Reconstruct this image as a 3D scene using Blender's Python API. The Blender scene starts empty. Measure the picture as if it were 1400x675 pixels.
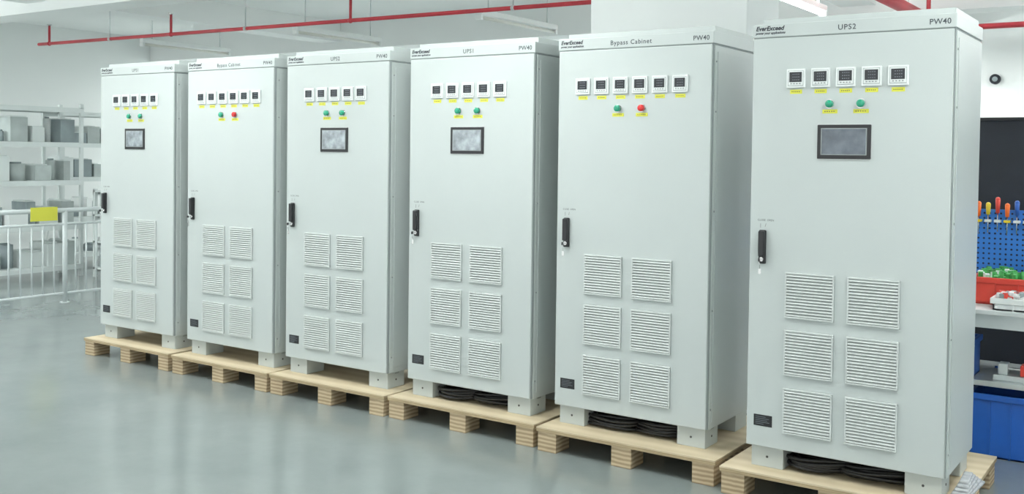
import bpy, bmesh, random
from math import *
from mathutils import Vector, Matrix
random.seed(7)
S=bpy.context.scene
S.view_settings.view_transform='Standard'
COL=bpy.context.collection

# ------------------------------------------------------------ materials
def mat(name,col,rough=0.5,metal=0.0,spec=0.5,var=0.0,vscale=6.0,bump=0.0,bscale=200,emit=None,estr=0,coat=0.0,vstretch=(1,1,1)):
    m=bpy.data.materials.new(name); m.use_nodes=True
    nt=m.node_tree; b=nt.nodes['Principled BSDF']
    b.inputs['Base Color'].default_value=(*col,1)
    b.inputs['Roughness'].default_value=rough
    b.inputs['Metallic'].default_value=metal
    b.inputs['Specular IOR Level'].default_value=spec
    b.inputs['Coat Weight'].default_value=coat
    tc=nt.nodes.new('ShaderNodeTexCoord'); mp=nt.nodes.new('ShaderNodeMapping')
    mp.inputs['Scale'].default_value=vstretch
    nt.links.new(tc.outputs['Object'],mp.inputs[0])
    if var>0:
        n=nt.nodes.new('ShaderNodeTexNoise'); n.inputs['Scale'].default_value=vscale; n.inputs['Detail'].default_value=4
        nt.links.new(mp.outputs[0],n.inputs['Vector'])
        r=nt.nodes.new('ShaderNodeValToRGB')
        r.color_ramp.elements[0].position=0.3; r.color_ramp.elements[1].position=0.7
        r.color_ramp.elements[0].color=(*[c*(1-var) for c in col],1)
        r.color_ramp.elements[1].color=(*[min(1,c*(1+var)) for c in col],1)
        nt.links.new(n.outputs['Fac'],r.inputs[0]); nt.links.new(r.outputs[0],b.inputs['Base Color'])
    if bump>0:
        n2=nt.nodes.new('ShaderNodeTexNoise'); n2.inputs['Scale'].default_value=bscale
        nt.links.new(mp.outputs[0],n2.inputs['Vector'])
        bp=nt.nodes.new('ShaderNodeBump'); bp.inputs['Strength'].default_value=bump; bp.inputs['Distance'].default_value=0.002
        nt.links.new(n2.outputs['Fac'],bp.inputs['Height']); nt.links.new(bp.outputs[0],b.inputs['Normal'])
    if emit:
        b.inputs['Emission Color'].default_value=(*emit,1); b.inputs['Emission Strength'].default_value=estr
    return m
M={}
M['cab']=mat('powder_coat',(0.54,0.583,0.572),0.42,var=0.012,vscale=3,bump=0.15,bscale=260)
M['vent']=mat('vent_plastic',(0.61,0.645,0.63),0.5,var=0.01)
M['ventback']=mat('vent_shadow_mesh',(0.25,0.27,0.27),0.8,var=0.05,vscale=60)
M['white']=mat('white_plastic',(0.82,0.85,0.84),0.35,var=0.01)
M['black']=mat('black_plastic',(0.012,0.013,0.015),0.3,var=0.1)
M['display']=mat('meter_glass',(0.02,0.023,0.028),0.12,var=0.1)
M['digit']=mat('meter_digits',(0.13,0.15,0.17),0.5)
M['screen']=mat('screen_glass',(0.10,0.12,0.145),0.2,var=0.45,vscale=14,bump=0.6,bscale=40,coat=0.3)
M['screenglare']=mat('screen_film_glare',(0.30,0.335,0.36),0.2,var=0.45,vscale=18,bump=0.8,bscale=50,coat=0.4)  # lighter base colour paints in the light reflected by the film
M['yellow']=mat('yellow_label',(0.70,0.69,0.07),0.6,var=0.03)
M['green']=mat('green_lens',(0.01,0.28,0.16),0.2,var=0.05,coat=0.5)
M['red']=mat('red_lens',(0.60,0.02,0.02),0.2,var=0.05,coat=0.5)
M['chrome']=mat('chrome',(0.7,0.7,0.7),0.2,metal=1.0)
M['ink']=mat('header_ink',(0.03,0.035,0.045),0.6)
M['inkg']=mat('header_ink_grey',(0.05,0.06,0.07),0.6)
M['gap']=mat('dark_gap',(0.08,0.085,0.085),0.8)
M['seam']=mat('seam',(0.29,0.32,0.32),0.7)
M['cable']=mat('rubber_cable',(0.012,0.012,0.013),0.4,var=0.2)
M['wall']=mat('wall_paint',(0.87,0.90,0.89),0.8,var=0.015,vscale=1.5)
M['ceil']=mat('ceiling_paint',(0.90,0.92,0.91),0.85,var=0.02,vscale=1.0)
M['pipe']=mat('red_pipe_paint',(0.46,0.03,0.045),0.4,var=0.1)
M['steel']=mat('stainless_steel',(0.62,0.66,0.66),0.3,metal=0.7,var=0.05)
M['railpaint']=mat('rail_grey_hazed',(0.60,0.65,0.65),0.4,var=0.03)  # rail colour paled to carry the whitish haze on the left
M['rack']=mat('rack_paint_hazed',(0.70,0.75,0.74),0.5,var=0.03)  # shelf colour also lightened, haze mixed into the paint tone
M['carton']=mat('grey_carton',(0.46,0.51,0.50),0.8,var=0.1)
M['carton2']=mat('blue_grey_case',(0.28,0.33,0.34),0.8,var=0.1)
M['bluebin']=mat('blue_plastic',(0.015,0.10,0.42),0.4,var=0.08)
M['laminate']=mat('bench_laminate',(0.62,0.66,0.66),0.4,var=0.03)
M['darkpanel']=mat('dark_panel',(0.008,0.011,0.018),0.6,var=0.2)
M['orange']=mat('orange_handle',(0.85,0.16,0.02),0.35,var=0.05)
M['yel2']=mat('yellow_handle',(0.8,0.6,0.03),0.35,var=0.05)
M['redp']=mat('red_plastic',(0.62,0.05,0.03),0.4,var=0.05)
M['greenp']=mat('green_plastic',(0.06,0.36,0.09),0.5,var=0.3,vscale=60)
M['tubeoff']=mat('fluorescent_tube_off',(0.80,0.80,0.74),0.3)
M['tubeon']=mat('fluorescent_tube_lit',(0.9,0.95,1),0.3,emit=(0.93,1,0.98),estr=16)
M['film']=mat('silver_film',(0.62,0.64,0.66),0.25,metal=0.3,var=0.2,vscale=30,bump=1.0,bscale=60)

def floor_mat():
    m=mat('epoxy_floor',(0.24,0.275,0.27),0.22,var=0.0)
    nt=m.node_tree; b=nt.nodes['Principled BSDF']
    tc=nt.nodes.new('ShaderNodeTexCoord')
    n=nt.nodes.new('ShaderNodeTexNoise'); n.inputs['Scale'].default_value=1.3; n.inputs['Detail'].default_value=8; n.inputs['Roughness'].default_value=0.65
    nt.links.new(tc.outputs['Object'],n.inputs['Vector'])
    r=nt.nodes.new('ShaderNodeValToRGB'); r.color_ramp.elements[0].position=0.3; r.color_ramp.elements[1].position=0.75
    r.color_ramp.elements[0].color=(0.215,0.25,0.247,1); r.color_ramp.elements[1].color=(0.275,0.308,0.303,1)
    nt.links.new(n.outputs['Fac'],r.inputs[0]); nt.links.new(r.outputs[0],b.inputs['Base Color'])
    r2=nt.nodes.new('ShaderNodeMapRange'); r2.inputs['To Min'].default_value=0.11; r2.inputs['To Max'].default_value=0.22
    nt.links.new(n.outputs['Fac'],r2.inputs['Value']); nt.links.new(r2.outputs[0],b.inputs['Roughness'])
    b.inputs['Specular IOR Level'].default_value=1.0
    return m
M['floor']=floor_mat()
def wood(name,c1,c2,scale,axis):
    m=mat(name,c1,0.7); nt=m.node_tree; b=nt.nodes['Principled BSDF']
    tc=nt.nodes.new('ShaderNodeTexCoord')
    w=nt.nodes.new('ShaderNodeTexWave'); w.bands_direction=axis; w.inputs['Scale'].default_value=scale; w.inputs['Distortion'].default_value=1.5; w.inputs['Detail'].default_value=3
    nt.links.new(tc.outputs['Object'],w.inputs['Vector'])
    n=nt.nodes.new('ShaderNodeTexNoise'); n.inputs['Scale'].default_value=5; n.inputs['Detail'].default_value=5
    nt.links.new(tc.outputs['Object'],n.inputs['Vector'])
    mx=nt.nodes.new('ShaderNodeMath'); mx.operation='MULTIPLY_ADD'; mx.inputs[1].default_value=0.55; 
    nt.links.new(w.outputs['Fac'],mx.inputs[0]); 
    m2=nt.nodes.new('ShaderNodeMath'); m2.operation='MULTIPLY'; m2.inputs[1].default_value=0.45
    nt.links.new(n.outputs['Fac'],m2.inputs[0]); nt.links.new(m2.outputs[0],mx.inputs[2])
    r=nt.nodes.new('ShaderNodeValToRGB'); r.color_ramp.elements[0].color=(*c1,1); r.color_ramp.elements[1].color=(*c2,1)
    nt.links.new(mx.outputs[0],r.inputs[0]); nt.links.new(r.outputs[0],b.inputs['Base Color'])
    return m
M['ply']=wood('plywood_top',(0.52,0.42,0.27),(0.66,0.56,0.40),3,'Y')
M['plyedge']=wood('plywood_edge',(0.28,0.20,0.11),(0.56,0.44,0.27),40,'Z')
M['block']=wood('plywood_block',(0.22,0.14,0.075),(0.68,0.55,0.36),14,'Z')
def peg():
    m=mat('pegboard_blue',(0.02,0.13,0.5),0.5); nt=m.node_tree; b=nt.nodes['Principled BSDF']
    tc=nt.nodes.new('ShaderNodeTexCoord')
    mp=nt.nodes.new('ShaderNodeMapping'); mp.inputs['Scale'].default_value=(33,33,33)
    nt.links.new(tc.outputs['Object'],mp.inputs[0])
    f=nt.nodes.new('ShaderNodeVectorMath'); f.operation='FRACTION'; nt.links.new(mp.outputs[0],f.inputs[0])
    s=nt.nodes.new('ShaderNodeVectorMath'); s.operation='SUBTRACT'; s.inputs[1].default_value=(0.5,0.5,0.5); nt.links.new(f.outputs[0],s.inputs[0])
    mu=nt.nodes.new('ShaderNodeVectorMath'); mu.operation='MULTIPLY'; mu.inputs[1].default_value=(1,0,1); nt.links.new(s.outputs[0],mu.inputs[0])
    l=nt.nodes.new('ShaderNodeVectorMath'); l.operation='LENGTH'; nt.links.new(mu.outputs[0],l.inputs[0])
    g=nt.nodes.new('ShaderNodeMath'); g.operation='GREATER_THAN'; g.inputs[1].default_value=0.2; nt.links.new(l.outputs['Value'],g.inputs[0])
    mix=nt.nodes.new('ShaderNodeMix'); mix.data_type='RGBA'
    mix.inputs[6].default_value=(0.004,0.01,0.04,1); mix.inputs[7].default_value=(0.03,0.19,0.62,1)
    nt.links.new(g.outputs[0],mix.inputs[0]); nt.links.new(mix.outputs[2],b.inputs['Base Color'])
    return m
M['peg']=peg()

# ------------------------------------------------------------ mesh builder
class MB:
    def __init__(s): s.bm=bmesh.new(); s.mats=[]
    def mi(s,k):
        if k not in s.mats: s.mats.append(k)
        return s.mats.index(k)
    def box(s,x0,x1,y0,y1,z0,z1,k,bev=0,rot=None):
        r=bmesh.ops.create_cube(s.bm,size=1)
        vs=r['verts']
        for v in vs: v.co=Vector(((v.co.x)*(x1-x0),(v.co.y)*(y1-y0),(v.co.z)*(z1-z0)))
        fs=list({f for v in vs for f in v.link_faces})
        for f in fs: f.material_index=s.mi(k)
        if bev>0:
            es=list({e for v in vs for e in v.link_edges})
            o=bmesh.ops.bevel(s.bm,geom=es,offset=bev,segments=2,affect='EDGES',profile=0.5)
            vs=list({v for f in o['faces'] for v in f.verts}|{v for v in vs if v.is_valid})
            for f in {f for v in vs for f in v.link_faces}: f.material_index=s.mi(k)
        c=Vector(((x0+x1)/2,(y0+y1)/2,(z0+z1)/2))
        for v in vs:
            if rot: v.co=rot@v.co
            v.co+=c
        return s
    def cyl(s,p0,p1,r,k,seg=16,r2=None):
        p0=Vector(p0);p1=Vector(p1); d=p1-p0
        m=Matrix.Translation((p0+p1)/2)@d.to_track_quat('Z','Y').to_matrix().to_4x4()
        o=bmesh.ops.create_cone(s.bm,cap_ends=True,segments=seg,radius1=r,radius2=r if r2 is None else r2,depth=d.length,matrix=m)
        for f in {f for v in o['verts'] for f in v.link_faces}:
            f.material_index=s.mi(k)
            if len(f.verts)==4: f.smooth=True
        return s
    def sph(s,c,r,k,sc=(1,1,1),seg=16):
        o=bmesh.ops.create_uvsphere(s.bm,u_segments=seg,v_segments=seg//2,radius=r)
        for v in o['verts']: v.co=Vector((v.co.x*sc[0],v.co.y*sc[1],v.co.z*sc[2]))+Vector(c)
        for f in {f for v in o['verts'] for f in v.link_faces}: f.material_index=s.mi(k); f.smooth=True
        return s
    def mesh(s,name):
        me=bpy.data.meshes.new(name); s.bm.to_mesh(me); s.bm.free()
        for k in s.mats: me.materials.append(M[k])
        return me
    def obj(s,name,parent=None,loc=(0,0,0)):
        return inst(s.mesh(name),name,parent,loc)
def inst(me,name,parent=None,loc=(0,0,0)):
    o=bpy.data.objects.new(name,me); COL.objects.link(o); o.location=loc
    if parent: o.parent=parent
    return o
def empty(name,loc):
    e=bpy.data.objects.new(name,None); COL.objects.link(e); e.location=loc; e.empty_display_size=0.1
    return e
def text(body,size,loc,parent,k='ink',shear=0,align='LEFT',name='lettering',sx=1.0,off=0,sp=1.0):
    c=bpy.data.curves.new(name,'FONT'); c.body=body; c.size=size; c.shear=shear; c.align_x=align; c.offset=off; c.resolution_u=3
    c.space_character=sp
    c.materials.append(M[k]); o=bpy.data.objects.new(name,c); COL.objects.link(o)
    o.parent=parent; o.location=loc; o.rotation_euler=(pi/2,0,0); o.scale=(sx,1,1)
    return o

# ------------------------------------------------------------ room
XW,XE,YN,YS,ZC=-12.5,7.0,8.5,-9.0,3.4
MB().box(XW,XE,YS,YN,-0.1,0,'floor').obj('floor')
MB().box(XW-0.2,XE+0.2,YS,YN+0.2,ZC,ZC+0.12,'ceil').obj('ceiling')
MB().box(XW,XE,YN,YN+0.15,0,ZC,'wall').obj('wall_north')
MB().box(XE,XE+0.15,YS,YN,0,ZC,'wall').obj('wall_east')
MB().box(XW-0.15,XW,YS,YN,0,ZC,'wall').obj('wall_west')
for i,(a,b,z) in enumerate([(1.25,1.6,3.02),(5.6,5.95,3.02),(-3.2,-2.85,3.02)]):
    MB().box(XW,XE,a,b,z,ZC,'ceil').obj('trim_%d'%(i+1))
for i,x in enumerate([-8.6,-1.35]):
    MB().box(x,x+0.35,YS,YN,3.12,ZC,'ceil').obj('trim_%d'%(i+4))
MB().box(XW,XE,YN-0.22,YN,2.05,2.36,'ceil').obj('trim_6')
MB().box(-1.70,-0.60,1.20,1.75,0,ZC,'wall',bev=0.008).obj('column')

# ------------------------------------------------------------ fire pipes
def pipe(name,pts,r,hang=(),heads=()):
    b=MB()
    for p,q in zip(pts[:-1],pts[1:]):
        b.cyl(p,q,r,'pipe',12)
    for p in pts[1:-1]: b.sph(p,r*1.25,'pipe')
    for (x,y,z,l) in heads:
        b.cyl((x,y,z),(x,y,z+l),r*0.75,'pipe',10); b.cyl((x,y,z+l),(x,y,z+l*1.1),r*0.7,'chrome',10,r2=r*1.6); b.sph((x,y,z),r*1.4,'pipe')
    for (x,y,z) in hang:
        b.cyl((x,y,z),(x,y,ZC),0.006,'steel',6); b.cyl((x-0.015,y,z),(x+0.015,y,z),r*1.3,'steel',12)
    return b.obj(name)
pipe('sprinkler_pipe',[(-9.5,1.92,2.8),(-1.9,2.22,2.8)],0.018,hang=[(-8.2,1.97,2.8),(-6.1,2.05,2.8),(-3,2.18,2.8)],
     heads=[(-7.2,2.01,2.8,0.2),(-4.75,2.107,2.8,0.2),(-9.3,1.93,2.8,0.2)])
pipe('sprinkler_pipe',[(-2.9,2.5,3.05),(-2.9,8.4,3.05)],0.022,hang=[(-2.9,3,3.05),(-2.9,5,3.05)])
pipe('sprinkler_pipe',[(-1.2,5.2,2.8),(4.5,5.2,2.8)],0.026,hang=[(-0.6,5.2,2.8),(2,5.2,2.8)],heads=[(-0.42,5.2,2.8,0.5),(-0.2,5.2,2.8,-0.4)])
pipe('sprinkler_main_pipe',[(-0.52,1.9,2.95),(-0.52,8.2,2.95)],0.055,hang=[(-0.52,3,2.95),(-0.52,7,2.95)])
b=MB(); b.cyl((-0.36,YN,2.56),(-0.36,YN-0.05,2.56),0.06,'darkpanel',20); b.cyl((-0.36,YN-0.05,2.56),(-0.36,YN-0.06,2.56),0.03,'carton2',20); b.obj('alarm_bell')

# ------------------------------------------------------------ ceiling lights
def tube(x,y,z,on,k=1.0):
    e=empty('fluorescent_batten_light',(x,y,z))
    b=MB(); b.box(-0.035,0.035,0,1.3,0.0,0.05,'white',bev=0.008)
    b.box(-0.03,0.03,0.0,0.03,-0.045,0.0,'white'); b.box(-0.03,0.03,1.27,1.3,-0.045,0.0,'white')
    for yy in (0.15,1.15): b.cyl((0,yy,0.05),(0,yy,ZC-z),0.006,'steel',6)
    b.obj('housing',e)
    b=MB(); b.cyl((0,0.03,-0.022),(0,1.27,-0.022),0.016,'tubeon' if on else 'tubeoff',12); b.obj('tube',e)
    if on:
        for zz,en,rx in ((-0.05,34*k,0),(0.06,74,pi)):  # upward light added on top of the housing to brighten the ceiling
            l=bpy.data.lights.new('lamp','AREA'); l.shape='RECTANGLE'; l.size=0.06; l.size_y=1.2; l.energy=en; l.color=(0.97,1,0.99)
            o=bpy.data.objects.new('lamp',l); COL.objects.link(o); o.parent=e; o.location=(0,0.65,zz); o.rotation_euler=(rx,0,0)
for x,on in [(-8.6,0),(-6.05,0),(-3.70,0),(-1.0,1),(1.7,1),(4.4,1)]:
    tube(x,2.65,2.85,on)
for x in (-11.2,-9.5,-6.8,-4.1,-1.4,1.7,4.4):
    tube(x,-1.9,2.95,1,0.6 if x>-7 else 1.7)  # westmost tubes are added and boosted to whiten the left end
for x in (-11.2,-8.5,-5,-1.5,2): tube(x,6.3,2.95,1,1.5)

# ------------------------------------------------------------ shared cabinet part meshes
def vent_mesh():
    b=MB(); W,H=0.228,0.214
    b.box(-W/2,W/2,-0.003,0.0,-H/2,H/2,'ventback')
    t=0.008
    b.box(-W/2,W/2,-0.012,0.0,H/2-t,H/2,'vent',bev=0.002); b.box(-W/2,W/2,-0.012,0.0,-H/2,-H/2+t,'vent',bev=0.002)
    b.box(-W/2,-W/2+t,-0.012,0.0,-H/2+t,H/2-t,'vent',bev=0.002); b.box(W/2-t,W/2,-0.012,0.0,-H/2+t,H/2-t,'vent',bev=0.002)
    n=14; p=(H-2*t)/n
    for i in range(n):
        z=-H/2+t+p*(i+0.5)
        b.box(-W/2+t,W/2-t,-0.0135,-0.0015,z-0.0024,z+0.0024,'vent',rot=Matrix.Rotation(radians(44),3,'X'))
    return b.mesh('louvre_vent')
VENT=vent_mesh()
def meter_mesh():
    b=MB(); a=0.044
    b.box(-a,a,-0.010,0,-a,a,'white',bev=0.003)
    b.box(-0.036,0.036,-0.0105,-0.008,-0.035,0.036,'seam')
    b.box(-0.034,0.034,-0.0125,-0.008,-0.033,0.034,'white',bev=0.002)
    b.box(-0.029,0.029,-0.0135,-0.011,-0.017,0.029,'display')
    for i in range(3):
        z=0.019-0.013*i
        for j in range(4): b.box(-0.014+j*0.009,-0.009+j*0.009,-0.0142,-0.0135,z-0.002,z+0.002,'digit')
    for j in range(4): b.box(-0.024+j*0.0135,-0.016+j*0.0135,-0.0145,-0.012,-0.027,-0.022,'seam',bev=0.001)
    return b.mesh('panel_meter')
METER=meter_mesh()
def lamp_mesh(k):
    b=MB(); b.cyl((0,0,0),(0,-0.006,0),0.021,'chrome',24); b.cyl((0,-0.006,0),(0,-0.018,0),0.0175,k,24); b.sph((0,-0.018,0),0.0172,k,(1,0.35,1))
    return b.mesh('indicator_lamp')
LG,LR=lamp_mesh('green'),lamp_mesh('red')
def label_mesh(w,h):
    b=MB(); b.box(-w/2,w/2,-0.0012,0,-h/2,h/2,'yellow')
    for i in range(5): b.box(-w*0.36+i*w*0.15,-w*0.36+i*w*0.15+w*0.07,-0.0016,-0.0012,-h*0.12,h*0.12,'inkg')
    return b.mesh('yellow_label')
LAB,LAB2=label_mesh(0.056,0.019),label_mesh(0.068,0.018)
def screen_mesh(k):
    b=MB(); b.box(-0.12,0.12,-0.007,0,-0.078,0.078,'black',bev=0.003)
    b.box(-0.121,0.121,-0.002,0,-0.079,0.079,'chrome')
    b.box(-0.098,0.098,-0.0085,-0.006,-0.056,0.058,k)
    b.box(-0.103,0.103,-0.0078,-0.0065,-0.060,0.062,'seam')
    return b.mesh('touch_screen')
SCREENS={'screen':screen_mesh('screen'),'screenglare':screen_mesh('screenglare')}
def handle_mesh():
    b=MB(); b.box(-0.018,0.018,-0.014,0,-0.08,0.08,'black',bev=0.006)
    b.box(-0.014,0.014,-0.032,-0.010,-0.044,0.076,'black',bev=0.005)
    b.cyl((0,-0.012,-0.058),(0,-0.022,-0.058),0.010,'chrome',16)
    b.box(-0.0015,0.0015,-0.045,-0.02,-0.064,-0.052,'chrome'); b.box(-0.002,0.002,-0.056,-0.042,-0.066,-0.050,'black',bev=0.001)
    b.cyl((0,-0.05,-0.062),(0.004,-0.045,-0.10),0.0018,'chrome',6); b.box(-0.004,0.010,-0.047,-0.044,-0.125,-0.10,'chrome',bev=0.001)
    return b.mesh('swing_handle')
HANDLE=handle_mesh()
def plate_mesh():
    b=MB(); b.box(-0.045,0.045,-0.0015,0,-0.027,0.027,'black',bev=0.0005)
    for i in range(5):
        z=0.017-i*0.0085; b.box(-0.036,-0.036+[0.05,0.066,0.058,0.068,0.04][i],-0.002,-0.0015,z-0.0012,z+0.0012,'digit')
    return b.mesh('rating_plate')
PLATE=plate_mesh()

def shell_mesh():
    W,D,z0,z1=0.9,0.6,0.1,2.1
    b=MB()
    b.box(0.0,W,0.024,D,z0,2.030,'cab',bev=0.003)
    b.box(0.004,W-0.004,0.004,D-0.01,2.028,2.044,'seam')  # grey strip colours in the shadow gap between door and header
    b.box(-0.001,W+0.001,-0.001,D+0.004,2.039,2.100,'cab',bev=0.003)
    b.box(0.03,W-0.012,0.05,D-0.03,2.100,2.130,'cab',bev=0.003)
    for x,s in ((W,1),(0,-1)):
        x0,x1=(x,x+0.003) if s>0 else (x-0.003,x)
        b.box(x0,x1,0.055,0.575,0.135,2.0,'cab',bev=0.001)
        for z in (0.2,0.7,1.2,1.7,1.95):
            b.cyl((x,0.040,z),(x+s*0.003,0.040,z),0.005,'seam',10)
    for lx in ((0.02,0.175),(0.725,0.88)):
        for ly in ((0.03,0.19),(0.43,0.59)):
            b.box(lx[0],lx[1],ly[0],ly[1],0.0,0.1,'cab',bev=0.003)
            cx=(lx[0]+lx[1])/2
            b.cyl((cx,ly[0]+0.001,0.05),(cx,ly[0]-0.0015,0.05),0.006,'gap',10)
    b.cyl((0.8795,0.11,0.05),(0.882,0.11,0.05),0.006,'gap',10)
    b.box(0.02,0.88,0.10,0.14,0.085,0.1,'seam'); 
    return b.mesh('carcass')
SHELL=shell_mesh()
def door_mesh():
    b=MB(); b.box(0.003,0.893,0.0,0.022,0.103,2.034,'cab',bev=0.004)
    b.box(0.8945,0.8975,0.006,0.03,0.105,2.03,'seam')
    return b.mesh('door')
DOOR=door_mesh()

def cabinet(x,y,kind,title,scr='screenglare'):
    e=empty('electrical_cabinet',(x,y,0.13))
    inst(SHELL,'carcass',e); inst(DOOR,'door',e)
    n=6 if kind=='bypass' else 5
    c0=0.157 if n==6 else 0.213
    for i in range(n):
        u=c0+0.1138*i
        inst(METER,'panel_meter',e,(u,0,1.742+0.1))
        inst(LAB,'yellow_label',e,(u,0,1.681+0.1))
    inst(LG,'indicator_lamp',e,(0.371,0,1.722)); inst(LR if kind=='bypass' else LG,'indicator_lamp',e,(0.510,0,1.722))
    inst(LAB2,'yellow_label',e,(0.371,0,1.688)); inst(LAB2,'yellow_label',e,(0.510,0,1.688))
    if kind!='bypass': inst(SCREENS[scr],'touch_screen',e,(0.437,0,1.55))
    inst(HANDLE,'swing_handle',e,(0.068,0,1.053))
    text('CLOSE  OPEN',0.013,(0.040,-0.0006,1.175),e); text('|   /',0.022,(0.052,-0.0006,1.148),e)
    for r in (0.735,0.465,0.192):
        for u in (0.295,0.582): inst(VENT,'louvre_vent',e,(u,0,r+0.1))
    inst(PLATE,'rating_plate',e,(0.084,0,0.228))
    text('EverExceed',0.0285,(0.014,-0.0018,2.071),e,shear=0.25,off=0.0010)
    text('power your applications',0.0145,(0.014,-0.0018,2.054),e,shear=0.2,off=0.0006)
    text(title,0.034,(0.44,-0.0018,2.056),e,k='inkg',align='CENTER',sp=1.15,off=0.0004)
    text('PW40',0.034,(0.835,-0.0018,2.056),e,k='inkg',align='CENTER',sp=1.05,off=0.0004)
    return e
XS=[-0.0598,-1.2004,-2.2552,-3.3191,-4.3403,-5.3936]
cabinet(XS[0],-0.095,'ups','UPS2','screen'); cabinet(XS[1],0,'bypass','Bypass Cabinet'); cabinet(XS[2],0,'ups','UPS1')
cabinet(XS[3],0,'ups','UPS2'); cabinet(XS[4],0,'bypass','Bypass Cabinet'); cabinet(XS[5],0,'ups','UPS1')

# ------------------------------------------------------------ pallets
def pallet(x0,x1,y0,y1):
    b=MB(); 
    b.box(x0,x1,y0,y1,0.122,0.13,'ply',bev=0.001)
    b.box(x0+0.001,x1-0.001,y0+0.001,y1-0.001,0.106,0.122,'plyedge')
    bw=0.115
    xs=[x0+0.008,(x0+x1)/2-bw/2,x1-bw-0.008]; ys=[y0+0.006,(y0+y1)/2-0.07,y1-0.146]
    for xx in xs:
        for yy in ys: b.box(xx,xx+bw,yy,yy+0.14,0.0,0.106,'block',bev=0.002)
    b.obj('wooden_pallet')
pallet(-0.155,0.905,-0.18,0.80)
pallet(-1.235,-0.20,-0.125,0.80)
pallet(-2.325,-1.265,-0.10,0.80)
pallet(-3.355,-2.345,-0.11,0.80)
pallet(-4.375,-3.375,-0.11,0.80)
pallet(-5.455,-4.42,-0.10,0.80)

# ------------------------------------------------------------ cables
def coil(cx,cy,z,n,r0,seed):
    c=bpy.data.curves.new('cable_coil','CURVE'); c.dimensions='3D'; c.bevel_depth=0.0085; c.bevel_resolution=2; c.materials.append(M['cable'])
    N=22; pts=[]
    for i in range(n*N):
        a=2*pi*i/N; k=i/N
        r=r0*(1+0.18*sin(k*2.1+seed))+0.012*sin(3*a+seed)
        pts.append((cx+r*1.25*cos(a)+0.01*sin(k*5),cy+r*0.8*sin(a),z+0.009+0.013*(k%4.5)+0.005*(1+sin(a*2+k))))
    sp=c.splines.new('POLY'); sp.points.add(len(pts)-1)
    for p,q in zip(sp.points,pts): p.co=(*q,1)
    o=bpy.data.objects.new('cable_coil',c); COL.objects.link(o)
for i,(x,y) in enumerate([(XS[0],-0.095),(XS[1],0),(XS[2],0)]):
    coil(x+0.31,y+0.15,0.13,8,0.115,i*3+1); coil(x+0.57,y+0.17,0.13,8,0.12,i*3+2)

# wrapped packet lying on the near pallet edge
b=MB()
for i in range(5):
    b.box(0.846+0.004*i,0.925-0.006*i,-0.02+0.02*i,0.30-0.02*i,0.131+0.013*i,0.144+0.013*i,'film',bev=0.005,rot=Matrix.Rotation(0.03*(i-2),3,'Z'))
b.obj('wrapped_parts_packet')

# ------------------------------------------------------------ railing (left)
e=empty('safety_railing',(-8.0,0,0))
b=MB()
b.cyl((0,-0.6,0.96),(0,4.2,0.96),0.024,'railpaint'); b.cyl((0,-0.6,0.82),(0,4.2,0.82),0.014,'railpaint'); b.cyl((0,-0.6,0.10),(0,4.2,0.10),0.014,'railpaint')
y=-0.6; i=0
while y<=4.21:
    if i%8==0:
        b.cyl((0,y,0),(0,y,0.96),0.024,'railpaint'); b.cyl((0,y,0),(0,y,0.01),0.05,'railpaint')
    else: b.cyl((0,y,0.10),(0,y,0.82),0.009,'railpaint',8)
    y+=0.12; i+=1
b.obj('rails_and_posts',e)
b=MB(); b.box(0.026,0.03,0.93,1.22,0.86,1.0,'yellow',bev=0.001); b.obj('caution_tag',e)

# ------------------------------------------------------------ storage racks (left)
def rack(x0,x1,y0,y1,h,levels,seed,fill):
    rnd=random.Random(seed); e=empty('storage_rack',(x0,y0,0)); b=MB(); W=x1-x0; L=y1-y0
    for px in (0,W-0.04):
        for py in (0,L-0.04): b.box(px,px+0.04,py,py+0.04,0,h,'rack')
    for z in levels:
        b.box(0,W,0,L,z-0.02,z,'rack'); b.box(W-0.01,W+0.005,0,L,z-0.06,z-0.005,'rack'); b.box(-0.005,0.01,0,L,z-0.06,z-0.005,'rack')
    b.cyl((0.01,0.02,levels[0]),(W-0.01,0.02,levels[2]),0.006,'rack',6)
    b.obj('frame',e)
    b=MB()
    for z in levels[:fill]:
        y=0.06
        while y<L-0.16:
            w_=rnd.uniform(0.08,0.28); hh=rnd.uniform(0.08,0.30); t=min(y+w_,L-0.06); k=rnd.choice(['carton','white','carton','carton2','rack','carton2'])
            if rnd.random()<0.3:
                rr=(t-y)*0.45; b.cyl((W*0.5,(y+t)/2,z),(W*0.5,(y+t)/2,z+hh),rr,k,16); b.cyl((W*0.5,(y+t)/2,z+hh),(W*0.5,(y+t)/2,z+hh+0.02),rr*0.6,'carton2',16)
            else:
                b.box(0.05,W-rnd.uniform(0.04,0.15),y,t,z,z+hh,k,bev=0.004)
                b.box(0.06,W-0.16,y+0.01,t-0.01,z+hh,z+hh+0.015,'rack')
            y+=w_+rnd.uniform(0.01,0.06)
    b.obj('stored_equipment',e)
rack(-10.4,-9.9,1.55,2.75,2.15,[0.15,0.65,1.2,1.67,2.1],3,4)
rack(-9.7,-9.2,2.75,3.9,1.10,[0.12,0.45,0.78,1.08],5,3)
rack(-11.6,-11.1,3.2,5.0,2.15,[0.15,0.65,1.2,1.67,2.1],9,4)

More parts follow.
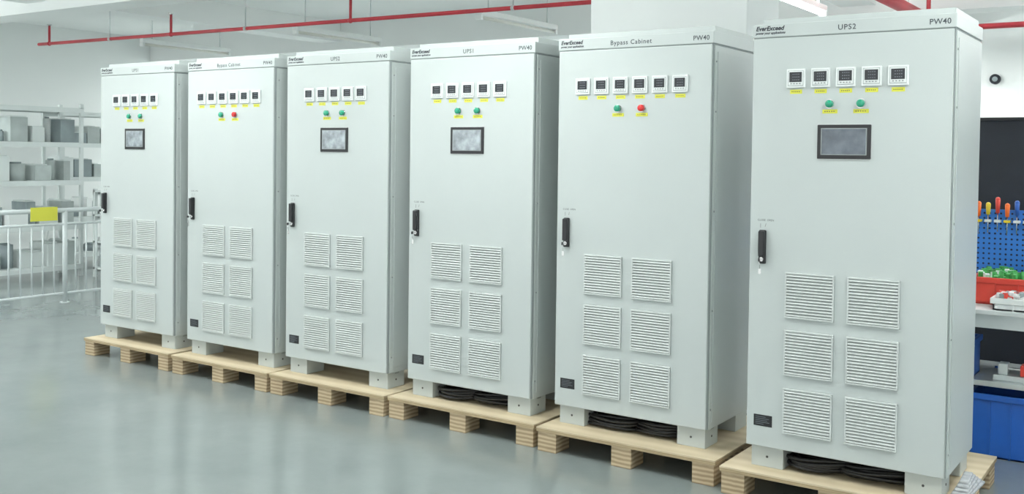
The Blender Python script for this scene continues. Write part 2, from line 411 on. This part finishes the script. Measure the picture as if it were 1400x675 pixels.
# ------------------------------------------------------------ right side: sheet for dark opening, bench
MB().box(-0.6,5.0,3.0,3.05,0,1.88,'darkpanel').box(-0.6,5.0,2.98,3.07,1.88,1.90,'black').obj('dark_opening_sheet')  # black sheet stands in for the dark opening behind the bench
e=empty('workbench',(0.35,1.2,0))
b=MB()
b.box(0,2.0,0,0.7,0.775,0.80,'laminate',bev=0.004)
b.box(0.02,1.98,0.03,0.67,0.70,0.775,'steel')
for x in (0.03,1.92):
    for y in (0.03,0.62): b.box(x,x+0.05,y,y+0.05,0,0.70,'steel')
b.box(0.03,1.97,0.05,0.66,0.38,0.41,'steel',bev=0.003)
b.obj('bench_frame',e)
e=empty('pegboard',(0.35,1.2,0))
b=MB(); b.box(0.0,2.0,0.71,0.73,0.84,1.31,'peg'); b.obj('panel',e)
b=MB(); b.box(0.0,0.03,0.73,0.76,0.0,1.31,'steel'); b.box(1.97,2.0,0.73,0.76,0.0,1.31,'steel'); b.obj('posts',e)
b=MB()
for i in range(11):
    x=0.26+i*0.052; k=['orange','yel2','redp','orange','bluebin','orange','orange','redp','yel2'][i%9]; h=[0.10,0.08,0.11,0.09][i%4]; z=1.27+0.01*(i%3)
    b.cyl((x,0.685,z),(x,0.685,z+h*0.75),0.011,k,10,r2=0.014); b.sph((x,0.685,z+h*0.75),0.014,k)
    b.cyl((x,0.685,z-0.11),(x,0.685,z),0.0035,'chrome',8)
    b.box(x-0.018,x+0.018,0.67,0.71,1.235,1.25,'yel2' if i%3==0 else 'white',bev=0.002)
b.obj('hanging_screwdrivers',e)
def bin_(name,x0,x1,y0,y1,z0,z1,k,fillk=None):
    b=MB(); t=0.008
    b.box(x0,x1,y0,y1,z0,z0+t,k)
    b.box(x0,x1,y0,y0+t,z0,z1,k); b.box(x0,x1,y1-t,y1,z0,z1,k); b.box(x0,x0+t,y0,y1,z0,z1,k); b.box(x1-t,x1,y0,y1,z0,z1,k)
    b.box(x0-0.012,x1+0.012,y0-0.012,y0,z1-0.03,z1,k,bev=0.002); b.box(x0-0.012,x1+0.012,y1,y1+0.012,z1-0.03,z1,k,bev=0.002)
    b.box(x0-0.012,x0,y0,y1,z1-0.03,z1,k,bev=0.002); b.box(x1,x1+0.012,y0,y1,z1-0.03,z1,k,bev=0.002)
    n=max(2,int((x1-x0)/0.1))
    for i in range(1,n): 
        xx=x0+(x1-x0)*i/n; b.box(xx-0.004,xx+0.004,y0-0.008,y0,z0,z1-0.03,k)
    if fillk:
        rnd=random.Random(x0)
        for i in range(150):
            fx=rnd.uniform(x0+0.02,x1-0.02); fy=rnd.uniform(y0+0.02,y1-0.02)
            b.box(fx-0.012,fx+0.012,fy-0.009,fy+0.009,z1-0.03,z1+rnd.uniform(0,0.035),rnd.choice(fillk),rot=Matrix.Rotation(rnd.uniform(-.5,.5),3,'Z')@Matrix.Rotation(rnd.uniform(-.4,.4),3,'X'))
        b.box(x0+t,x1-t,y0+t,y1-t,z0+t,z1-0.02,fillk[0])
    return b.obj(name)
bin_('parts_bin',0.66,1.12,1.45,1.85,0.80,0.95,'redp',['greenp','greenp','greenp','greenp','white'])
bin_('parts_tray',0.80,1.10,1.24,1.40,0.80,0.865,'white',['redp','white','white','carton2'])
bin_('storage_crate',0.70,1.20,1.24,1.60,0.0,0.34,'bluebin')
bin_('storage_crate',0.44,0.70,1.28,1.50,0.41,0.62,'bluebin')
b=MB(); b.box(0.80,1.00,1.30,1.42,0.41,0.44,'steel',bev=0.004); b.box(0.82,0.87,1.32,1.40,0.44,0.50,'steel',bev=0.006); b.box(0.93,0.98,1.32,1.40,0.44,0.50,'redp',bev=0.006)
b.cyl((0.80,1.36,0.47),(1.04,1.36,0.47),0.008,'chrome'); b.cyl((1.04,1.33,0.47),(1.04,1.39,0.47),0.005,'chrome',8); b.obj('bench_vice')

# ------------------------------------------------------------ world + camera
wd=bpy.data.worlds.new('World'); S.world=wd; wd.use_nodes=True
bg=wd.node_tree.nodes['Background']; bg.inputs[0].default_value=(0.955,1.0,0.985,1); bg.inputs[1].default_value=1.65
yaw,pitch,roll=0.5997,-0.0262,0.0129
fwd=Vector((-sin(yaw)*cos(pitch),cos(yaw)*cos(pitch),sin(pitch)))
r=Vector((cos(yaw),sin(yaw),0)); u=r.cross(fwd)
r2=r*cos(roll)+u*sin(roll); u2=-r*sin(roll)+u*cos(roll)
cam=bpy.data.cameras.new('camera'); co=bpy.data.objects.new('camera',cam); COL.objects.link(co)
co.matrix_world=Matrix((( r2.x,u2.x,-fwd.x,1.7266),(r2.y,u2.y,-fwd.y,-4.7194),(r2.z,u2.z,-fwd.z,1.6106),(0,0,0,1)))
cam.sensor_width=36; cam.lens=1385.8158*36/1400; cam.shift_y=(245.34-337.5)/1400
cam.clip_end=100
S.camera=co
